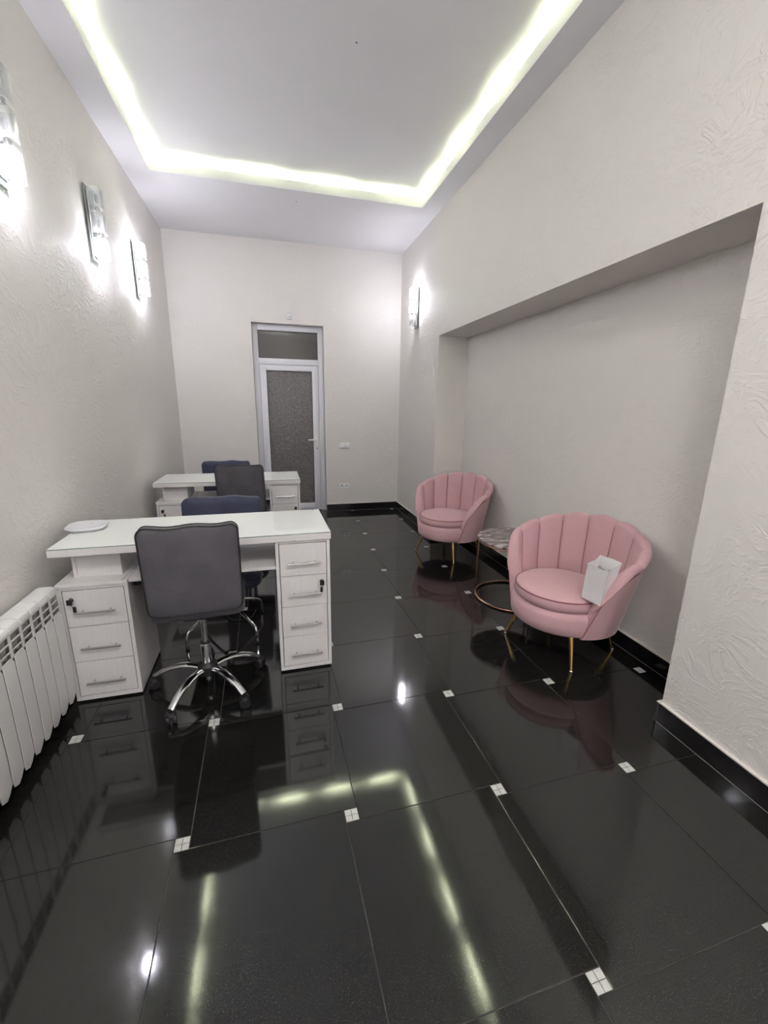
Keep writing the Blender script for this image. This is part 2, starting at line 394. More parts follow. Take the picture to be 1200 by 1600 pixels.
# --- baseboards: black polished strips of tile with a pale plaster bead on top
BH, BT = 0.102, 0.016
def baseboard(name, p0, p1, nrm, label):
    p0 = Vector(p0); p1 = Vector(p1); n = Vector(nrm); d = (p1-p0); Ln = d.length; d.normalize()
    def bx(a, b, t, z0, z1):
        q = [p0+d*a, p0+d*b, p0+d*b+n*t, p0+d*a+n*t]
        return MB().loft([[(v.x, v.y, z0) for v in q], [(v.x, v.y, z1) for v in q]])
    root = struct(bx(0, Ln, BT-0.004, 0.0, BH-0.001).build(name, M['grout_dark'], smooth=0), label, 'baseboard')
    a = 0.0
    while a < Ln-1e-4:
        b = min(a+0.60, Ln)
        o = bx(a+0.0006, b-0.0006, BT, 0.0006, BH).build('baseboard_tile', M['base'], root, smooth=0); a = b
    bx(0, Ln, BT*0.95, BH, BH+0.006).build('plaster_bead', M['bead'], root, smooth=0)
    bx(0, Ln, BT+0.0022, 0.0001, 0.0016).build('floor_joint', M['joint'], root, smooth=0)
baseboard('baseboard_back_right', (DX1, YB), (XR, YB), (0, -1), 'short black baseboard right of the door')
baseboard('baseboard_back_left', (XL, YB), (DX0, YB), (0, -1), 'black baseboard left of the door')
baseboard('baseboard_left', (XL, YF), (XL, YB-BT), (1, 0), 'long black baseboard under the radiator and sconces')
baseboard('baseboard_pier_far', (XR, NY1), (XR, YB-BT), (-1, 0), 'black baseboard between the niche and the far corner')
baseboard('baseboard_niche_jamb_far', (XR-BT, NY1), (XN-BT, NY1), (0, -1), 'short black baseboard on the far side of the niche')
baseboard('baseboard_niche', (XN, NY0+BT), (XN, NY1), (-1, 0), 'black baseboard at the back of the niche behind the pink chairs')
baseboard('baseboard_niche_jamb_near', (XR-BT, NY0), (XN, NY0), (0, 1), 'short black baseboard on the near side of the niche')
baseboard('baseboard_pier_near', (XR, YF), (XR, NY0), (-1, 0), 'black baseboard along the near right wall')

# --- door with transom light
door = struct(empty('door_1', ((DX0+DX1)/2, YB+0.10, 0)), 'tall white framed door with patterned glass and a transom light', 'door')
hw = (DX1-DX0)/2; D0, D1 = 0.0, 0.07
fr = MB(); fw_ = 0.072
fr.rbox(-hw+0.002, -hw+fw_, D0, D1, 0.0, DZ-0.002, 0.005).rbox(hw-fw_, hw-0.002, D0, D1, 0.0, DZ-0.002, 0.005)
fr.rbox(-hw+fw_, hw-fw_, D0, D1, DZ-0.075, DZ-0.002, 0.005)
fr.build('frame', M['upvc'], door)
MB().rbox(-hw+fw_, hw-fw_, D0, D1, 2.035, 2.112, 0.005).build('transom_bar', M['upvc'], door)
tp = MB().box(-hw+fw_, hw-fw_, 0.028, 0.034, 2.112, DZ-0.075).build('transom_pane', M['pane'], door, smooth=0)
sl = MB(); gx = hw-fw_
for a in ((-gx, gx, 0.022, 0.028, 2.112, 2.118), (-gx, gx, 0.022, 0.028, DZ-0.081, DZ-0.075), (-gx, -gx+0.006, 0.022, 0.028, 2.118, DZ-0.081), (gx-0.006, gx, 0.022, 0.028, 2.118, DZ-0.081)): sl.box(*a)
sl.build('glazing_seal', M['seal'], tp, smooth=0)
lf = MB(); lx = gx-0.003; st = 0.085; lz0, lz1 = 0.012, 2.030; gz0, gz1 = 0.115, 1.955
lf.rbox(-lx, -lx+st, -0.012, 0.055, lz0, lz1, 0.006).rbox(lx-st, lx, -0.012, 0.055, lz0, lz1, 0.006)
lf.rbox(-lx+st, lx-st, -0.012, 0.055, gz1, lz1, 0.006).rbox(-lx+st, lx-st, -0.012, 0.055, lz0, gz0, 0.006)
leaf = lf.build('leaf', M['upvc'], door)
MB().box(-lx+st, lx-st, 0.018, 0.024, gz0, gz1).build('patterned_pane', M['patterned'], leaf, smooth=0)
sl = MB(); g2 = lx-st
for a in ((-g2, g2, gz0, gz0+0.006), (-g2, g2, gz1-0.006, gz1), (-g2, -g2+0.006, gz0+.006, gz1-.006), (g2-0.006, g2, gz0+.006, gz1-.006)): sl.box(a[0], a[1], 0.012, 0.018, a[2], a[3])
sl.build('glazing_seal', M['seal'], leaf, smooth=0)
hx = lx-0.038; hd = MB()
hd.rbox(hx-0.014, hx+0.014, -0.022, -0.012, 0.865, 1.115, 0.004)
hd.tube([(hx, -0.020, 1.035), (hx, -0.058, 1.035), (hx-0.012, -0.064, 1.035), (hx-0.125, -0.062, 1.035)], [0.011, 0.010, 0.010, 0.008], 10)
hd.build('lever_handle', M['plastic'], leaf)
MB().rbox(hx-0.006, hx+0.006, -0.0245, -0.021, 0.90, 0.945, 0.0015).build('keyhole', M['steel'], leaf)
# hallway behind the door
hl = MB()
hl.box(-1.2, 1.6, 7.7, 7.8, 0, 2.9).box(-1.3, -1.2, YB+T, 7.8, 0, 2.9).box(1.6, 1.7, YB+T, 7.8, 0, 2.9).box(-1.2, 1.6, YB+T, 7.7, 2.9, 3.0).box(-1.2, 1.6, YB+0.12, 7.7, -0.1, -0.001)
struct(hl.build('wall_hallway', M['hall'], smooth=0), 'dim grey hallway seen through the door glass', 'hallway')
hlamp = tag(empty('hallway_fill_lamp', (0.2, 7.2, 2.9)), 'small fill lamp added in the hallway beyond the door', 'lamp')  # unseen lamp, added to lift the tone of the door glass
MB().lathe([(0.10, 0), (0.10, -0.02), (0.085, -0.025)], 20).build('lamp_base', M['plastic'], hlamp)
MB().lathe([(0.084, -0.026), (0.075, -0.05), (0.04, -0.065), (0.005, -0.068)], 20).build('lamp_shade', emit('hallway_fill_glow', HALL_FILL_COL, HALL_FILL_STR), hlamp)

# ================================================================== DESKS
def make_desk():
    root = empty('manicure_desk')
    H = 0.838; half = 0.665; dep = 0.535
    top = MB().rbox(-half, half, 0.0, dep, 0.797, H-0.0045, 0.0015, 1).build('tabletop', M['lam'], root)
    gl = MB().box(-half+0.001, half-0.001, 0.001, dep-0.001, H-0.0045, H).build('glass_sheet', M['glasstop'], top, smooth=0)
    eg = MB()
    for a in ((-half, half, 0.0, 0.0012), (-half, half, dep-0.0012, dep), (-half, -half+0.0012, 0.0012, dep-0.0012), (half-0.0012, half, 0.0012, dep-0.0012)): eg.box(a[0], a[1], a[2], a[3], H-0.0046, H-0.0004)
    eg.build('glass_edge', M['glassedge'], top, smooth=0)
    MB().rbox(half-0.045, half-0.038, dep-0.03, dep-0.016, H, H+0.006, 0.001).build('glass_clip', M['steel'], top)
    tk = 0.017
    def cab(x0, x1, z1, nd, lockside, lockdrawer, y0=0.012, y1=0.425):
        c = MB()
        c.box(x0, x0+tk, y0, y1, 0.012, z1).box(x1-tk, x1, y0, y1, 0.012, z1).box(x0+tk, x1-tk, y0, y1, 0.012, 0.012+0.022)
        c.box(x0+tk, x1-tk, y0, y1, z1-0.014, z1).box(x0+tk, x1-tk, y1-0.006, y1, 0.034, z1-0.014)
        ob = c.build('cabinet_body', M['lam'], root, smooth=0)
        for fx in (x0+0.04, x1-0.04):
            for fy in (y0+0.05, y1-0.05):
                MB().lathe([(0.018, 0), (0.018, 0.012)], 12, (fx, fy, 0)).build('foot', M['blackplastic'], ob)
        zz0, zz1 = 0.037, z1-0.017; hh = (zz1-zz0)/nd
        for k in range(nd):
            a = zz0+hh*k+0.0018; b = zz0+hh*(k+1)-0.0018
            yo = -0.006 if (nd == 4 and k == 3) else 0.001
            dr = MB().rbox(x0+tk+0.0035, x1-tk-0.0035, y0+yo, y0+yo+0.017, a, b, 0.0008, 1).build('drawer', M['lam'], root)
            hz = a+(b-a)*0.43; xc = (x0+x1)/2+0.003; hl_ = 0.088; yf = y0+yo
            h = MB().tube([(xc-hl_, yf-0.028, hz), (xc+hl_, yf-0.028, hz)], 0.0055, 10)
            for sx in (-0.060, 0.060): h.tube([(xc+sx, yf, hz), (xc+sx, yf-0.028, hz)], 0.0042, 8)
            h.build('handle', M['steel'], dr)
            if k == lockdrawer:
                lxp = (x1-tk-0.032) if lockside > 0 else (x0+tk+0.036); lz = b-(b-a)*0.24
                MB().tube([(lxp, yf+0.001, lz), (lxp, yf-0.006, lz)], 0.011, 16).build('lock', M['steel'], dr)
                ky = MB().rbox(lxp-0.0012, lxp+0.0012, yf-0.022, yf-0.006, lz-0.004, lz+0.004, 0.0004, 1)
                ky.build('key_blade', M['keymetal'], dr)
                ang = -0.5 if lockside < 0 else 0.0
                kh = MB().rbox(-0.012, 0.012, -0.002, 0.002, -0.017, 0.011, 0.0015, 1)
                kh.xf(lambda v: Vector((lxp + v.x*1.0 + ang*0.0, yf-0.026+v.y, lz + v.z)))
                kh.build('key_head', M['blackplastic'], dr)
                k2 = MB().rbox(-0.009, 0.009, -0.002, 0.002, -0.020, 0.010, 0.0015, 1)
                k2.xf(lambda v: Vector((lxp + (0.014 if lockside < 0 else -0.003) + v.x*0.8, yf-0.018+v.y, lz-0.040+v.z)))
                k2.tube([(lxp, yf-0.026, lz-0.012), (lxp+(0.012 if lockside < 0 else -0.002), yf-0.020, lz-0.034)], 0.0014, 6)
                k2.build('spare_key', M['blackplastic'], dr)
        return ob
    cab(-0.657, -0.354, 0.638, 3, -1, 2)
    cab(0.366, 0.659, 0.797, 4, 1, 2)
    # board over the left cabinet, riser block, shelf, back panel
    MB().rbox(-0.661, -0.352, 0.006, 0.50, 0.638, 0.656, 0.0012, 1).build('cabinet_top', M['lam'], root)
    rs = MB().box(-0.592, -0.410, 0.100, 0.116, 0.656, 0.797).box(-0.608, -0.592, 0.092, 0.45, 0.656, 0.797).box(-0.410, -0.394, 0.092, 0.45, 0.656, 0.797).box(-0.592, -0.410, 0.434, 0.45, 0.656, 0.797)
    rs.build('riser_block', M['lam'], root, smooth=0)
    MB().rbox(-0.351, 0.365, 0.022, 0.50, 0.637, 0.654, 0.0012, 1).build('shelf', M['lam'], root)
    for bx0 in (-0.394, 0.346): MB().box(bx0, bx0+0.02, 0.30, 0.32, 0.77, 0.797).build('corner_bracket', M['steel'], root, smooth=0)
    MB().rbox(-0.354, -0.318, 0.10, 0.145, 0.585, 0.615, 0.004).build('junction_box', M['blackplastic'], root)
    return root
desk = make_desk()
desk.location = (-0.378, 2.200, 0); desk.rotation_euler = (0, 0, 0.018)
tag(desk, 'white manicure desk in front, nearest the radiator, with a white dish on its glass top', 'desk', 'white manicure desks')
desk2 = copy_tree(desk)
desk2.location = (-0.405, 4.115, 0); desk2.scale = (0.978, 1.0, 0.966); desk2.rotation_euler = (0, 0, 0.0)
tag(desk2, 'white manicure desk farther back beside the glazed door', 'desk', 'white manicure desks')

# dish on the near desk
dish = tag(empty('white_dish', (-0.998, 2.545, 0.8385), 0.12), 'glossy white rounded square dish on the near desk', 'dish')
o = rrect(0.190, 0.190, 0.06, 8)
def rg(s_, z): return [(x*s_, y*s_, z) for x, y in o]
MB().loft([rg(0.02, 0.0), rg(0.70, 0.0), rg(0.86, 0.004), rg(0.97, 0.013), rg(1.0, 0.019), rg(0.985, 0.022), rg(0.93, 0.0215), rg(0.5, 0.0225), rg(0.02, 0.023)]).build('dish_body', plain('glossy_white', (0.80, 0.80, 0.84), 0.12), dish, smooth=40)
MB().lathe([(0.006, 0.022), (0.006, 0.0245), (0.003, 0.0255)], 10, (0.02, 0.01, 0)).build('button', M['steel'], dish)

# ================================================================== GREY SWIVEL CHAIRS
def make_grey():
    root = empty('swivel_chair')            # faces +Y, stands with its back to the viewer
    # seat
    c, o_ = cushion(0.43, 0.43, 0.070, 0.06, puff=0.010)
    c.xf(lambda v: Vector((v.x, v.y+0.035, v.z+0.532 - 0.10*max(0, v.y-0.1)**2)))
    seat = c.build('seat', M['grey'], root, smooth=60)
    MB().tube([(x*1.004, y*1.004+0.035, 0.566) for x, y in o_], 0.0045, 6, closed=True).build('piping', M['greypipe'], seat)
    # backrest
    c, o_ = cushion(0.415, 0.448, 0.052, 0.040, puff=0.014)
    def up(v):
        z = v.y+0.758; lean = -0.185 - 0.055*((z-0.55)/0.43)
        bow = 0.018*(v.x/0.21)**2
        wv = 0.004*math.sin(v.x*31+1.0)*max(0, (v.y-0.12)/0.1)
        wid = 1.0+0.02*math.sin((v.y/0.445+0.5)*PI)*0
        return Vector((v.x*wid, lean - v.z + bow, z+wv))
    c.xf(up); back = c.build('backrest', M['grey'], root, smooth=60)
    MB().tube([up(Vector((x*1.003, y*1.003, 0.022))) for x, y in o_], 0.0032, 6, closed=True).build('piping', M['greypipe'], back)
    MB().tube([up(Vector((x*1.003, y*1.003, -0.022))) for x, y in o_], 0.0032, 6, closed=True).build('piping', M['greypipe'], back)
    # bracket from seat to back and mechanism
    MB().rbox(-0.07, 0.07, -0.150, 0.11, 0.478, 0.497, 0.004).build('seat_plate', M['blackplastic'], root)
    MB().tube([(0.07, 0.02, 0.488), (0.16, 0.03, 0.480), (0.20, 0.03, 0.476)], [0.005, 0.005, 0.009], 8).build('height_lever', M['blackplastic'], root)
    MB().lathe([(0.0145, 0.20), (0.0145, 0.478)], 18).build('gas_piston', M['chrome'], root)
    col = MB().lathe([(0.027, 0.10), (0.027, 0.265), (0.025, 0.272), (0.019, 0.272)], 20).build('column_sleeve', M['chrome'], root)
    MB().lathe([(0.020, 0.270), (0.026, 0.273), (0.026, 0.279), (0.016, 0.281)], 18).build('column_collar', M['blackplastic'], col)
    MB().lathe([(0.022, 0.085), (0.046, 0.092), (0.052, 0.115), (0.050, 0.145), (0.036, 0.158), (0.027, 0.160)], 20).build('hub', M['blackplastic'], root)
    MB().lathe([(0.015, 0.050), (0.015, 0.09)], 14).build('column_end', M['chrome'], root)
    for k in range(5):
        a = math.radians(21+72*k); ca, sa = math.cos(a), math.sin(a)
        prof = [(0.040, 0.128), (0.085, 0.138), (0.135, 0.138), (0.19, 0.126), (0.24, 0.104), (0.285, 0.074)]
        arm = MB().tube([(r*ca, r*sa, z) for r, z in prof], [0.019, 0.0205, 0.0205, 0.0195, 0.0185, 0.017], 12, flat=0.72).build('base_arm', M['chrome'], root)
        cx, cy = 0.290*ca, 0.290*sa
        ct = random.uniform(0, PI)
        cs = MB()
        for sg in (-1, 1):
            q = [Vector((cx, cy, 0.0285)) + Vector((math.cos(ct), math.sin(ct), 0))*sg*t_ for t_ in (0.004, 0.0065, 0.0200, 0.0235)]
            cs.tube(q, [0.023, 0.0285, 0.0285, 0.023], 16)
        cs.lathe([(0.024, 0.036), (0.027, 0.050), (0.022, 0.062), (0.010, 0.067), (0.010, 0.078)], 14, (cx, cy, 0))
        cs.build('caster', M['blackplastic'], arm)
    return root
g1 = make_grey(); g1.location = (-0.397, 2.185, 0); g1.rotation_euler = (0, 0, math.radians(4.0))
tag(g1, 'charcoal fabric swivel chair with chrome five-arm base, back to the viewer at the near desk', 'chair', 'charcoal swivel chairs')
g2 = copy_tree(g1); g2.location = (-0.265, 4.17, 0); g2.rotation_euler = (0, 0, math.radians(-9))
tag(g2, 'charcoal fabric swivel chair pulled up to the far desk, seen above the navy chair', 'chair', 'charcoal swivel chairs')

# ================================================================== NAVY CHAIRS
def make_navy():
    root = empty('velvet_chair')           # faces -Y (towards the viewer)
    c, o_ = cushion(0.50, 0.46, 0.085, 0.09, puff=0.018, soft=0.025)
    c.xf(lambda v: Vector((v.x, v.y-0.03, v.z+0.435)))
    seat = c.build('seat', M['navy'], root, smooth=60)
    MB().tube([(x*1.002, y*1.002-0.03, 0.462) for x, y in o_], 0.004, 6, closed=True).build('piping', M['navy'], seat)
    c, o_ = cushion(0.505, 0.37, 0.075, 0.035, puff=0.014, soft=0.020)
    def up(v):
        x = v.x; z = v.y+0.695
        gr_ = math.exp(-(x/0.012)**2)                       # centre seam pulls the cushion in
        pl = 0.005*math.sin(x*95+3*math.sin(z*14))*min(1, abs(x)/0.08)*(0.4+0.6*max(0, v.y)/0.18)
        th_ = v.z*(1-0.22*gr_)
        return Vector((x*(0.98+0.04*(z-0.5)/0.36), 0.225+0.16*(z-0.5) - th_ - 0.05*(abs(x)/0.25)**2 + pl*(1 if v.z < 0 else 0.5), z - 0.006*gr_*max(0, v.y/0.18) + 0.004*math.sin(x*26)*max(0, v.y/0.18)))
    # denser outline for the gathers
    c.xf(up); back = c.build('back_cushion', M['navy'], root, smooth=60)
    MB().tube([up(Vector((0, -0.17+0.34*t_, 0.046))) for t_ in (0, .25, .5, .75, 1)], 0.0035, 6).build('back_seam', M['navy'], back)
    MB().rbox(-0.11, 0.11, -0.13, 0.10, 0.376, 0.394, 0.004).build('seat_plate', M['blackplastic'], root)
    MB().lathe([(0.026, 0.20), (0.026, 0.376)], 18).build('column', M['chrome'], root)
    MB().lathe([(0.032, 0.175), (0.038, 0.19), (0.038, 0.22), (0.026, 0.225)], 18).build('hub', M['chrome'], root)
    for k in range(4):
        a = math.radians(-12.5-45+90*k+10); ca, sa = math.cos(a), math.sin(a)
        pts = [(0.03, 0.205), (0.12, 0.185), (0.20, 0.155), (0.262, 0.125), (0.288, 0.108), (0.298, 0.085), (0.300, 0.012)]
        lg = MB().tube([(r*ca, r*sa, z) for r, z in pts], 0.0095, 10).build('leg', M['chrome'], root)
        MB().lathe([(0.012, 0.0), (0.012, 0.012), (0.009, 0.016)], 12, (0.300*ca, 0.300*sa, 0)).build('glide', M['blackplastic'], lg)
    return root
n1 = make_navy(); n1.location = (-0.357, 2.80, 0)
tag(n1, 'navy velvet swivel chair behind the near desk, facing the viewer', 'chair', 'navy velvet chairs')
n2 = copy_tree(n1); n2.location = (-0.505, 4.83, 0); n2.rotation_euler = (0, 0, math.radians(3))
tag(n2, 'navy velvet swivel chair behind the far desk against the back wall', 'chair', 'navy velvet chairs')

# ================================================================== PINK SHELL ARMCHAIRS
def make_pink():
    root = empty('shell_armchair')         # faces -Y
    NP = 9; PM = math.radians(129); DEL = math.radians(22)
    Z0 = 0.205; E0 = (NP-2)/NP
    def topz(t):            # t in [-1,1] across the whole back; the arms sweep down to the seat at both ends
        base = 0.650 + 0.165*max(0.0, (1+math.cos(t*PI))/2)**0.70
        if abs(t) > E0:
            e = (abs(t)-E0)/(1-E0); base -= (base-0.46)*min(1, e)**2.8
        return base
    def mid(t, z):          # mid surface of the back wall + inward normal
        f = max(0.0, (z-Z0)/0.6)
        ph = t*(PM - DEL*min(1.15, f))
        a = 0.300+0.122*f**0.95; b = 0.292+0.042*f**0.95
        x, y = a*math.sin(ph), b*math.cos(ph)
        n = Vector((-math.sin(ph)/a, -math.cos(ph)/b, 0)).normalized()
        return Vector((x, y, z)), n
    # outer shell: closed wall, smooth outside
    sh = MB(); ns = 90; nv = 12; rings = []
    for i in range(ns+1):
        t = -0.99+1.98*i/ns
        zt = topz(t) - 0.034
        r_ = []
        for j in range(nv+1):
            z = Z0 + (zt-Z0)*j/nv; p, n = mid(t, z); r_.append(p - n*(0.014-0.004*max(0, j-nv+1)))
        for j in range(nv, -1, -1):
            z = Z0 + (zt-Z0)*j/nv; p, n = mid(t, z); r_.append(p + n*(0.012-0.004*max(0, j-nv+1)))
        rings.append(r_)
    shell = sh.loft(rings).build('backrest_shell', M['pink'], root, smooth=50)
    # nine padded channels
    ZI = 0.340
    def inner_off(pad, q): return 0.010 + pad*(0.80+0.20*math.sin(min(1, q)*PI))
    for k in range(NP):
        t0, t1 = -1+2*k/NP, -1+2*(k+1)/NP
        mb = MB(); rings = []; ms = 16
        for i in range(ms+1):
            s_ = -1+2*i/ms; t = t0+(t1-t0)*(i/ms)
            bul = max(0.0, math.cos(s_*PI/2))**0.65
            endp = k in (0, NP-1); so_ = -s_ if k == 0 else s_       # +1 at the free end
            zt = topz(t) + 0.022*bul - 0.004
            rr = 0.024+0.008*bul; pad = 0.012+0.022*bul; ro = -0.026
            if endp and so_ > 0:
                e = so_; zt = topz(t) + 0.018*(1-e); rr = 0.034-0.008*e; pad = 0.044+0.022*e**1.5-0.028*e**8; ro = -0.027+0.008*e**8
            r_ = []; nz = 9
            for j in range(nz+1):        # inner face going up
                q = j/nz; z = ZI+(max(zt-rr, ZI+0.004)-ZI)*q; p, n = mid(t, z); r_.append(p + n*inner_off(pad, q))
            zc = max(zt-rr, ZI+0.004); pc_, nc_ = mid(t, zc)
            ri = inner_off(pad, 1.0); cm, hwid = (ri+ro)/2, (ri-ro)/2
            for j in range(1, 10):       # roll over the top
                a = PI*j/10; r_.append(Vector((pc_.x, pc_.y, zc+rr*math.sin(a))) + nc_*(cm+hwid*math.cos(a)))
            for dz in (0.0, 0.016):      # short tuck on the outside
                p, n = mid(t, zc-dz); r_.append(p + n*(ro+0.45*dz))
            p, n = mid(t, zc-0.024); r_.append(p - n*0.008)
            for q in (0.8, 0.4, 0.0):
                z = min(ZI+(zc-0.024-ZI)*q, zc-0.024); p, n = mid(t, z); r_.append(p + n*0.006)
            rings.append(r_)
        mb.loft(rings).build('channel', M['pink'], shell, smooth=60)
        if k:                            # stitched seam in the groove between two channels
            pts = []
            for j in range(10):
                z = 0.40+(topz(t0)-0.035-0.40)*j/9; p, n = mid(t0, z); pts.append(p + n*(inner_off(0.012, j/9)+0.0012))
            MB().tube(pts, 0.0022, 6).build('seam', M['pinkpipe'], shell)
    # welt along the outer edge of each arm
    for sg in (-1, 1):
        pts = []
        for z in (0.207, 0.26, 0.31):
            p, n = mid(sg*0.985, z); pts.append(p - n*0.0145)
        for j in range(12):
            t = sg*(0.985-0.20*j/11); p, n = mid(t, max(0.33, topz(t)-0.046)); pts.append(p - n*0.0150)
        MB().tube(pts, 0.0032, 6).build('welt', M['pinkpipe'], shell)
    # seat base drum
    prof = [(0.01, 0.198), (0.80, 0.198), (0.93, 0.206), (0.985, 0.225), (1.0, 0.265), (0.995, 0.310), (0.97, 0.340), (0.90, 0.352), (0.01, 0.355)]
    rings = []
    n_ = 56
    for s_, z in prof:
        rings.append([(0.302*s_*math.cos(2*PI*j/n_), -0.012+0.310*s_*math.sin(2*PI*j/n_)*(1.04 if math.sin(2*PI*j/n_) < 0 else 0.93), z) for j in range(n_)])
    MB().loft(rings).build('seat_base', M['pink'], root, smooth=60)
    # round cushion
    prof = [(0.01, 0.354), (0.94, 0.354), (0.985, 0.362), (1.0, 0.385), (0.995, 0.412), (0.975, 0.424), (0.92, 0.434), (0.75, 0.447), (0.45, 0.456), (0.01, 0.459)]
    rings = []
    for s_, z in prof:
        rings.append([(0.262*s_*math.cos(2*PI*j/n_), -0.052+0.262*s_*math.sin(2*PI*j/n_)*1.05, z) for j in range(n_)])
    cu = MB().loft(rings).build('seat_cushion', M['pink'], root, smooth=60)
    MB().tube([(0.2590*math.cos(2*PI*j/n_), -0.052+0.2720*math.sin(2*PI*j/n_), 0.421) for j in range(n_)], 0.0042, 6, closed=True).build('piping', M['pinkpipe'], cu)
    # legs
    for x, y, bx_, by_ in ((-0.243, -0.225, -0.185, -0.175), (0.243, -0.225, 0.185, -0.175), (-0.225, 0.225, -0.175, 0.175), (0.225, 0.225, 0.175, 0.175)):
        lg = MB().tube([(bx_, by_, 0.205), (x, y, 0.010)], [0.0155, 0.0085], 14).build('leg', M['gold'], root)
        MB().lathe([(0.0085, 0.0), (0.0105, 0.003), (0.0105, 0.009), (0.008, 0.012)], 12, (x, y, 0)).build('foot_tip', M['chrome'], lg)
    return root
pk1 = make_pink(); pk1.location = (1.783, 2.135, 0); pk1.rotation_euler = (0, 0, math.radians(-73.3)); pk1.scale = (1.05, 1.0, 1.0)
tag(pk1, 'pink velvet shell armchair nearest the viewer, with the white paper bag on its seat', 'armchair', 'pink shell armchairs')
pk2 = copy_tree(pk1); pk2.location = (1.766, 3.965, 0); pk2.rotation_euler = (0, 0, math.radians(-61.9))
tag(pk2, 'empty pink velvet shell armchair farther back, beyond the marble table', 'armchair', 'pink shell armchairs')

# ================================================================== SIDE TABLE
tb = tag(empty('side_table', (1.845, 2.835, 0)), 'round brown marble side table on a rose gold ring frame between the pink armchairs', 'side table')
TR = 0.300
MB().lathe([(0.01, 0.487), (TR-0.006, 0.487), (TR, 0.492), (TR, 0.503), (TR-0.004, 0.508), (0.01, 0.508)], 56).build('marble_top', M['marble'], tb)
MB().tube([((TR-0.012)*math.cos(2*PI*j/56), (TR-0.012)*math.sin(2*PI*j/56), 0.479) for j in range(56)], 0.008, 8, closed=True).build('top_ring', M['rose'], tb)
MB().tube([((TR-0.012)*math.cos(2*PI*j/56), (TR-0.012)*math.sin(2*PI*j/56), 0.0095) for j in range(56)], 0.0095, 8, closed=True).build('base_ring', M['rose'], tb)
for k in range(3):
    a = math.radians(148+120*k); MB().tube([((TR-0.012)*math.cos(a), (TR-0.012)*math.sin(a), 0.012), ((TR-0.012)*math.cos(a), (TR-0.012)*math.sin(a), 0.476)], 0.0075, 10).build('upright', M['rose'], tb)

# ================================================================== PAPER BAG
bag = tag(empty('paper_bag', (1.742, 1.832, 0.450), math.radians(-75)), 'small crumpled white paper bag standing open on the near pink armchair', 'bag'); bag.rotation_euler = (-0.04, 0.07, math.radians(-75))
bw, bd, bh = 0.058, 0.044, 0.228
def bagring(z, inset):
    f = z/bh; k = 1.0+0.10*f; w_, d_ = bw*k-inset, bd*(1.0+0.15*f)-inset
    base = [(-w_, -d_), (-w_*0.33, -d_), (w_*0.33, -d_), (w_, -d_), (w_*(1-0.22*f), 0), (w_, d_), (w_*0.33, d_), (-w_*0.33, d_), (-w_, d_), (-w_*(1-0.22*f), 0)]
    rnd = random.Random(int(f*50)); j = 0.003*f
    return [(x+rnd.uniform(-j, j), y+rnd.uniform(-j, j)+0.006*math.sin(f*5+x*30)*f, z+((0.020 if y > 0.01 else (-0.022 if y < -0.01 else -0.004))+rnd.uniform(-0.006, 0.006) if f > 0.99 else 0)) for x, y in base]
zs = [0.0, 0.05, 0.10, 0.15, 0.195, bh]
rings = [bagring(z, 0) for z in zs] + [[(x*0.975, y*0.965, z) for x, y, z in bagring(bh, 0)]] + [bagring(z, 0.0015) for z in (0.18, 0.15, 0.10, 0.05, 0.004)]
MB().loft(rings).build('bag_body', M['paper'], bag, smooth=25)
cr = MB(); rnd = random.Random(3); g = 7
vsl = [[(-0.040+0.080*i/(g-1), -0.036+0.072*j/(g-1), 0.160+0.02*j/(g-1)+rnd.uniform(-0.025, 0.025)) for i in range(g)] for j in range(g)]
vv = [p for r_ in vsl for p in r_]; ff = [(j*g+i, j*g+i+1, (j+1)*g+i+1, (j+1)*g+i) for j in range(g-1) for i in range(g-1)]
n0 = len(vv); vv2 = vv + [(x, y, z-0.004) for x, y, z in vv]; ff2 = ff + [tuple(reversed([q+n0 for q in f])) for f in ff]
cr.add(vv2, ff2).build('tissue', plain('tissue_shade_grey', (0.34, 0.325, 0.32), 0.7), bag, smooth=0)  # crumpled paper, its dark grey paints the shade inside the bag

# ================================================================== RADIATOR
rad = tag(empty('radiator', (XL, 0, 0)), 'white sectional radiator on the left wall beside the near desk', 'radiator')
SW = 0.080; RY1 = 2.183; R0, R1 = 0.045, 0.660
sec_body = MB().rbox(0.045, 0.100, -0.010, 0.010, R0+0.05, R1-0.03, 0.004).rbox(0.03, 0.113, -0.034, 0.034, R0+0.02, R0+0.075, 0.012).rbox(0.03, 0.105, -0.034, 0.034, R1-0.11, R1-0.04, 0.012)
pr = [(0.112, R0+0.010), (0.119, R0+0.045), (0.121, R0+0.15), (0.121, R0+0.35), (0.120, 0.515), (0.116, 0.535)]
fp = MB()
rings = []
for (x, z) in pr:
    wd = 0.0358; cut = 0.012 if z < R0+0.03 else (0.006 if z > 0.53 else 0)
    rings.append([(x-0.0035, -wd+cut, z), (x-0.0012, -wd+cut, z), (x, -wd+cut+0.0012, z), (x+0.0008, 0, z - (0.010 if z < R0+0.03 else 0)), (x, wd-cut-0.0012, z), (x-0.0012, wd-cut, z), (x-0.0035, wd-cut, z)])
fp.loft(rings)
cap = MB(); rings = []
for y in (-0.0374, -0.0358, 0.0358, 0.0374):
    e = 0.002 if abs(y) > 0.037 else 0.0
    rings.append([(0.030+e, y, R1-0.020), (0.034+e, y, R1-0.006-e), (0.050, y, R1-e), (0.095, y, R1-e), (0.112-e, y, R1-0.006-e), (0.119-e, y, R1-0.020), (0.119-e, y, R1-0.030), (0.105, y, R1-0.030), (0.095, y, R1-0.024), (0.040, y, R1-0.024)])
cap.loft(rings)
gr = MB()
gr.box(0.112, 0.117, -0.0375, -0.034, 0.530, R1-0.028).box(0.112, 0.117, 0.034, 0.0375, 0.530, R1-0.028)
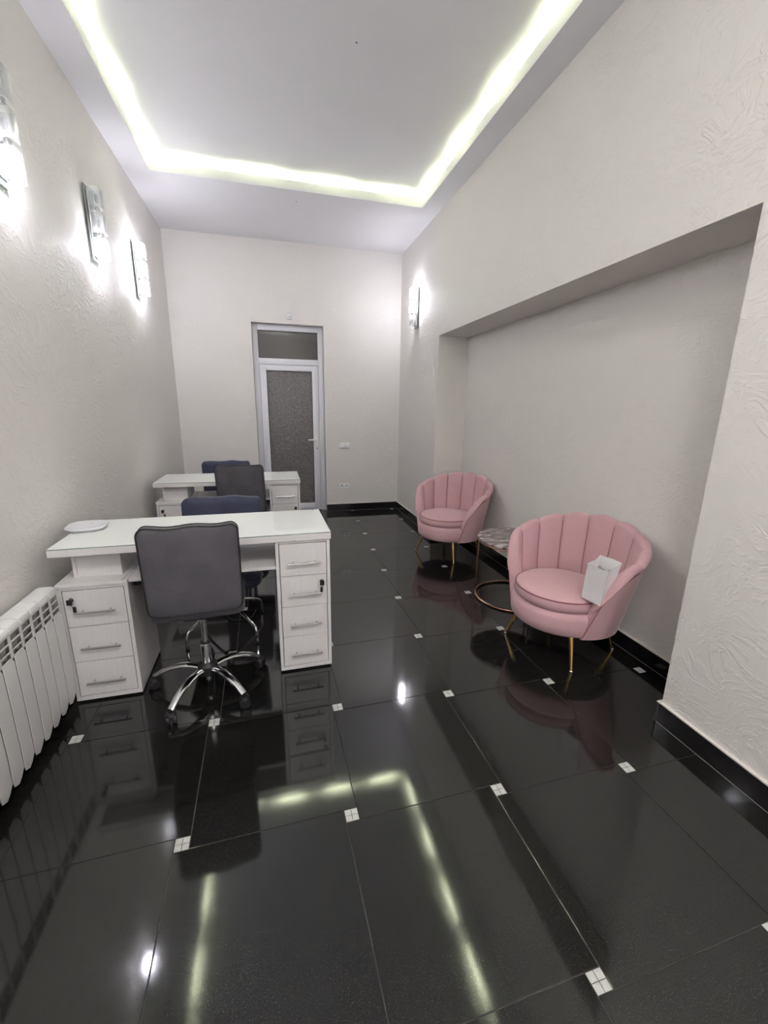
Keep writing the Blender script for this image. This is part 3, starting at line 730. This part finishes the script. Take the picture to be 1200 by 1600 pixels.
for z in (0.558, 0.592, 0.624):
    gr.box(0.110, 0.116, -0.034, 0.034, z-0.0018, z+0.0018)
gb = MB().box(0.106, 0.110, -0.0385, 0.0385, R0+0.06, 0.515)  # dark plate added behind the panels, its colour paints the gap shade
mbk = gb.mesh('gap_shade_plate', plain('radiator_gap_shade', (0.10, 0.095, 0.09), 0.6), 0)
mbdy, mfp, mcap, mgr = sec_body.mesh('core', M['radin']), fp.mesh('front_panel', M['radiator'], 28), cap.mesh('top_cap', M['radiator'], 28), gr.mesh('grille', M['radiator'], 0)
mgb = MB()
for z in (0.545, 0.575, 0.608): mgb.lathe([(0.002, -0.010), (0.010, -0.006), (0.012, 0), (0.010, 0.006), (0.002, 0.010)], 10, (0.100, 0.012*(1 if z != 0.575 else -1), z))
mfin = mgb.mesh('convection_fin', M['radin'])
for k in range(11):
    y = RY1-SW*(k+0.5)
    s_ = inst('radiator_section', mbdy, rad, (0, y, 0))
    inst('front_panel', mfp, s_, (0, 0, 0)); inst('top_cap', mcap, s_); inst('grille', mgr, s_); inst('gap_shade_plate', mbk, s_); inst('convection_fin', mfin, s_)
for y in (RY1-0.12, RY1-0.76):
    MB().box(0.001, 0.05, y-0.012, y+0.012, 0.46, 0.485).build('wall_bracket', M['radiator'], rad, smooth=0)
    MB().rbox(0.0165, 0.05, y-0.012, y+0.012, 0.10, 0.125, 0.002).build('wall_bracket', M['radiator'], rad)

# ================================================================== WALL SCONCES
def make_sconce(lit):
    root = empty('wall_sconce')            # wall plane x=0, faces +X, z=0 at its lower end
    Hh = 0.450
    MB().rbox(0.012, 0.018, -0.060, 0.060, -0.012, Hh, 0.0015, 1).build('glass_plate', M['plate'], root)
    MB().rbox(0.0, 0.012, -0.028, 0.028, 0.12, 0.34, 0.002, 1).build('wall_mount', M['chrome'], root)
    MB().rbox(0.018, 0.030, -0.040, 0.040, 0.02, 0.425, 0.002, 1).build('chrome_spine', M['chrome'], root)
    for k, zc in enumerate((0.070, 0.225, 0.380)):
        zb = zc-0.058
        hb = MB().box(0.030, 0.062, -0.006, 0.006, zb-0.012 if k else zb+0.124, (zb-0.004) if k else zb+0.132)
        hb.lathe([(0.012, -0.016), (0.015, -0.012), (0.015, 0.004), (0.010, 0.010)], 12, (0.066, 0, zb if k else zb+0.130))
        hold = hb.build('lamp_holder', M['chrome'], root)
        cup = MB()
        o_ = [(-0.033, -0.036), (0.033, -0.036), (0.033, 0.036), (-0.033, 0.036)]
        rr_ = rrect(0.066, 0.078, 0.008, 3)
        rings = [[(0.066+x*s_, y*s_, z) for x, y in rr_] for s_, z in ((1.0, zb), (1.0, zb+0.124), (0.90, zb+0.124), (0.90, zb))]
        cup.loft(rings, cap=False, closed=True)
        cup.build('glass_shade', M['glass'], root, smooth=40)
        bl = MB().lathe([(0.003, -0.026), (0.010, -0.022), (0.0125, -0.012), (0.0125, 0.012), (0.010, 0.022), (0.003, 0.026)], 10, (0.066, 0, zb+0.060))
        bl.build('bulb', M['bulb'] if lit[k] else M['bulb_off'], root)
    return root
def sconce(x, y, z, rz, lit, label):
    s_ = make_sconce(lit); s_.location = (x, y, z); s_.rotation_euler = (0, 0, rz)
    return tag(s_, label, 'wall lamp', 'glass wall sconces')
ZS = 2.465
sconce(XL, 2.58, ZS, 0, (1, 0, 0), 'glass wall sconce at the left edge of the photo, only its lowest bulb lit')
sconce(XL, 3.68, ZS, 0, (1, 0, 0), 'middle glass wall sconce on the left wall, only its lowest bulb lit')
sconce(XL, 4.73, ZS, 0, (1, 1, 1), 'glass wall sconce on the left wall nearest the far corner, fully lit')
sconce(XR, 5.33, ZS-0.01, PI, (0, 1, 1), 'glass wall sconce on the right wall beyond the niche')
# unseen sconces added behind the viewer to brighten the room
for y, nm in ((-0.60, 'nearer'), (-1.65, 'farther')): sconce(XL, y, ZS, 0, (1, 1, 1), 'fully lit fill sconce added on the left wall, the %s one behind the viewer' % nm)
for y, nm in ((-0.35, 'nearer'), (-1.45, 'farther')): sconce(XR, y, ZS, PI, (1, 1, 1), 'fully lit fill sconce added on the right wall, the %s one behind the viewer' % nm)

# flush round fill lamp, unseen, added on the tray ceiling behind the viewer
cl = tag(empty('fill_ceiling_lamp', (0.34, -0.55, ZT)), 'flush round opal fill lamp added in the tray behind the viewer', 'ceiling lamp')
MB().lathe([(0.02, 0.0), (0.285, 0.0), (0.285, -0.030), (0.272, -0.034), (0.262, -0.030), (0.262, -0.012), (0.02, -0.012)], 40).build('rim', M['chrome'], cl)
MB().lathe([(0.261, -0.014), (0.258, -0.030), (0.22, -0.037), (0.12, -0.041), (0.005, -0.042)], 40).build('diffuser', emit('opal_fill_diffuser', OPAL_FILL_COL, OPAL_FILL_STR), cl)

# ================================================================== SMALL WALL FITTINGS
sn = tag(empty('motion_sensor', (0.294, YB, 2.585)), 'small white motion sensor on the wall above the door', 'sensor')
MB().rbox(-0.028, 0.028, -0.030, 0.0, 0.0, 0.062, 0.006).build('housing', M['plastic'], sn)
MB().rbox(-0.018, 0.018, -0.034, -0.029, 0.010, 0.040, 0.003).build('lens', plain('sensor_lens', (0.6, 0.6, 0.62), 0.3), sn)
MB().tube([(-0.014, -0.012, 0.062), (-0.014, -0.012, 0.088), (0.014, -0.012, 0.088), (0.014, -0.012, 0.062)], 0.004, 8).build('bracket', M['plastic'], sn)
sw = tag(empty('light_switch', (0.998, YB, 0.958)), 'white double light switch on the far wall beside the door', 'switch')
MB().rbox(-0.074, 0.074, -0.013, 0.0, -0.039, 0.039, 0.004).build('frame', M['plastic'], sw)
for sx in (-1, 1):
    MB().rbox(sx*0.034-0.031, sx*0.034+0.031, -0.019, -0.011, -0.031, 0.031, 0.004).build('rocker', M['plastic'], sw)
sk = tag(empty('wall_socket', (0.992, YB, 0.366)), 'white double power socket low on the far wall', 'socket')
MB().rbox(-0.074, 0.074, -0.010, 0.0, -0.041, 0.041, 0.004).build('frame', M['plastic'], sk)
for sx in (-1, 1):
    ring = MB()
    for (r0, y) in ((0.030, -0.010), (0.030, -0.016), (0.024, -0.016), (0.022, -0.011)):
        pass
    rings = [[(sx*0.036+r0*math.cos(2*PI*j/24), y, r0*math.sin(2*PI*j/24)) for j in range(24)] for r0, y in ((0.031, -0.009), (0.031, -0.015), (0.024, -0.015), (0.022, -0.0105))]
    outl = MB().loft(rings).build('outlet', M['plastic'], sk)
    for px in (-0.010, 0.010):
        MB().tube([(sx*0.036+px, -0.0100, 0), (sx*0.036+px, -0.0112, 0)], 0.005, 10).build('pin_hole', M['darkhole'], outl)
    MB().tube([(sx*0.036, -0.0100, 0.018), (sx*0.036, -0.0114, 0.018)], 0.008, 10).build('earth_clip_shade', M['darkhole'], outl)  # dark disc: earth clip plus painted shadow in the socket well

# ================================================================== CABLES
tag(MB().tube([(-0.752, 2.195, 0.662), (-0.745, 2.30, 0.6585), (-0.75, 2.42, 0.6585), (-0.742, 2.55, 0.6585), (-0.735, 2.63, 0.6585)], 0.0028, 6).build('white_cable', M['cable_w']),
    'thin white cable lying on the near desk shelf beside its riser block', 'cable')
tag(MB().tube([(-0.56, 4.50, 0.637), (-0.565, 4.47, 0.660), (-0.555, 4.44, 0.70), (-0.535, 4.43, 0.712), (-0.515, 4.44, 0.702), (-0.52, 4.46, 0.685), (-0.54, 4.48, 0.66), (-0.53, 4.50, 0.637)], 0.003, 6).build('power_cable', M['blackplastic']),
    'looped black cable standing on the far desk shelf', 'cable')
tag(MB().tube([(-0.42, 3.10, 0.004), (-0.40, 3.02, 0.004), (-0.34, 2.93, 0.004), (-0.26, 2.90, 0.004), (-0.20, 2.95, 0.004), (-0.18, 3.05, 0.004)], 0.004, 6).build('power_cable', M['blackplastic']),
    'black cable curled on the floor under the near navy chair', 'cable')
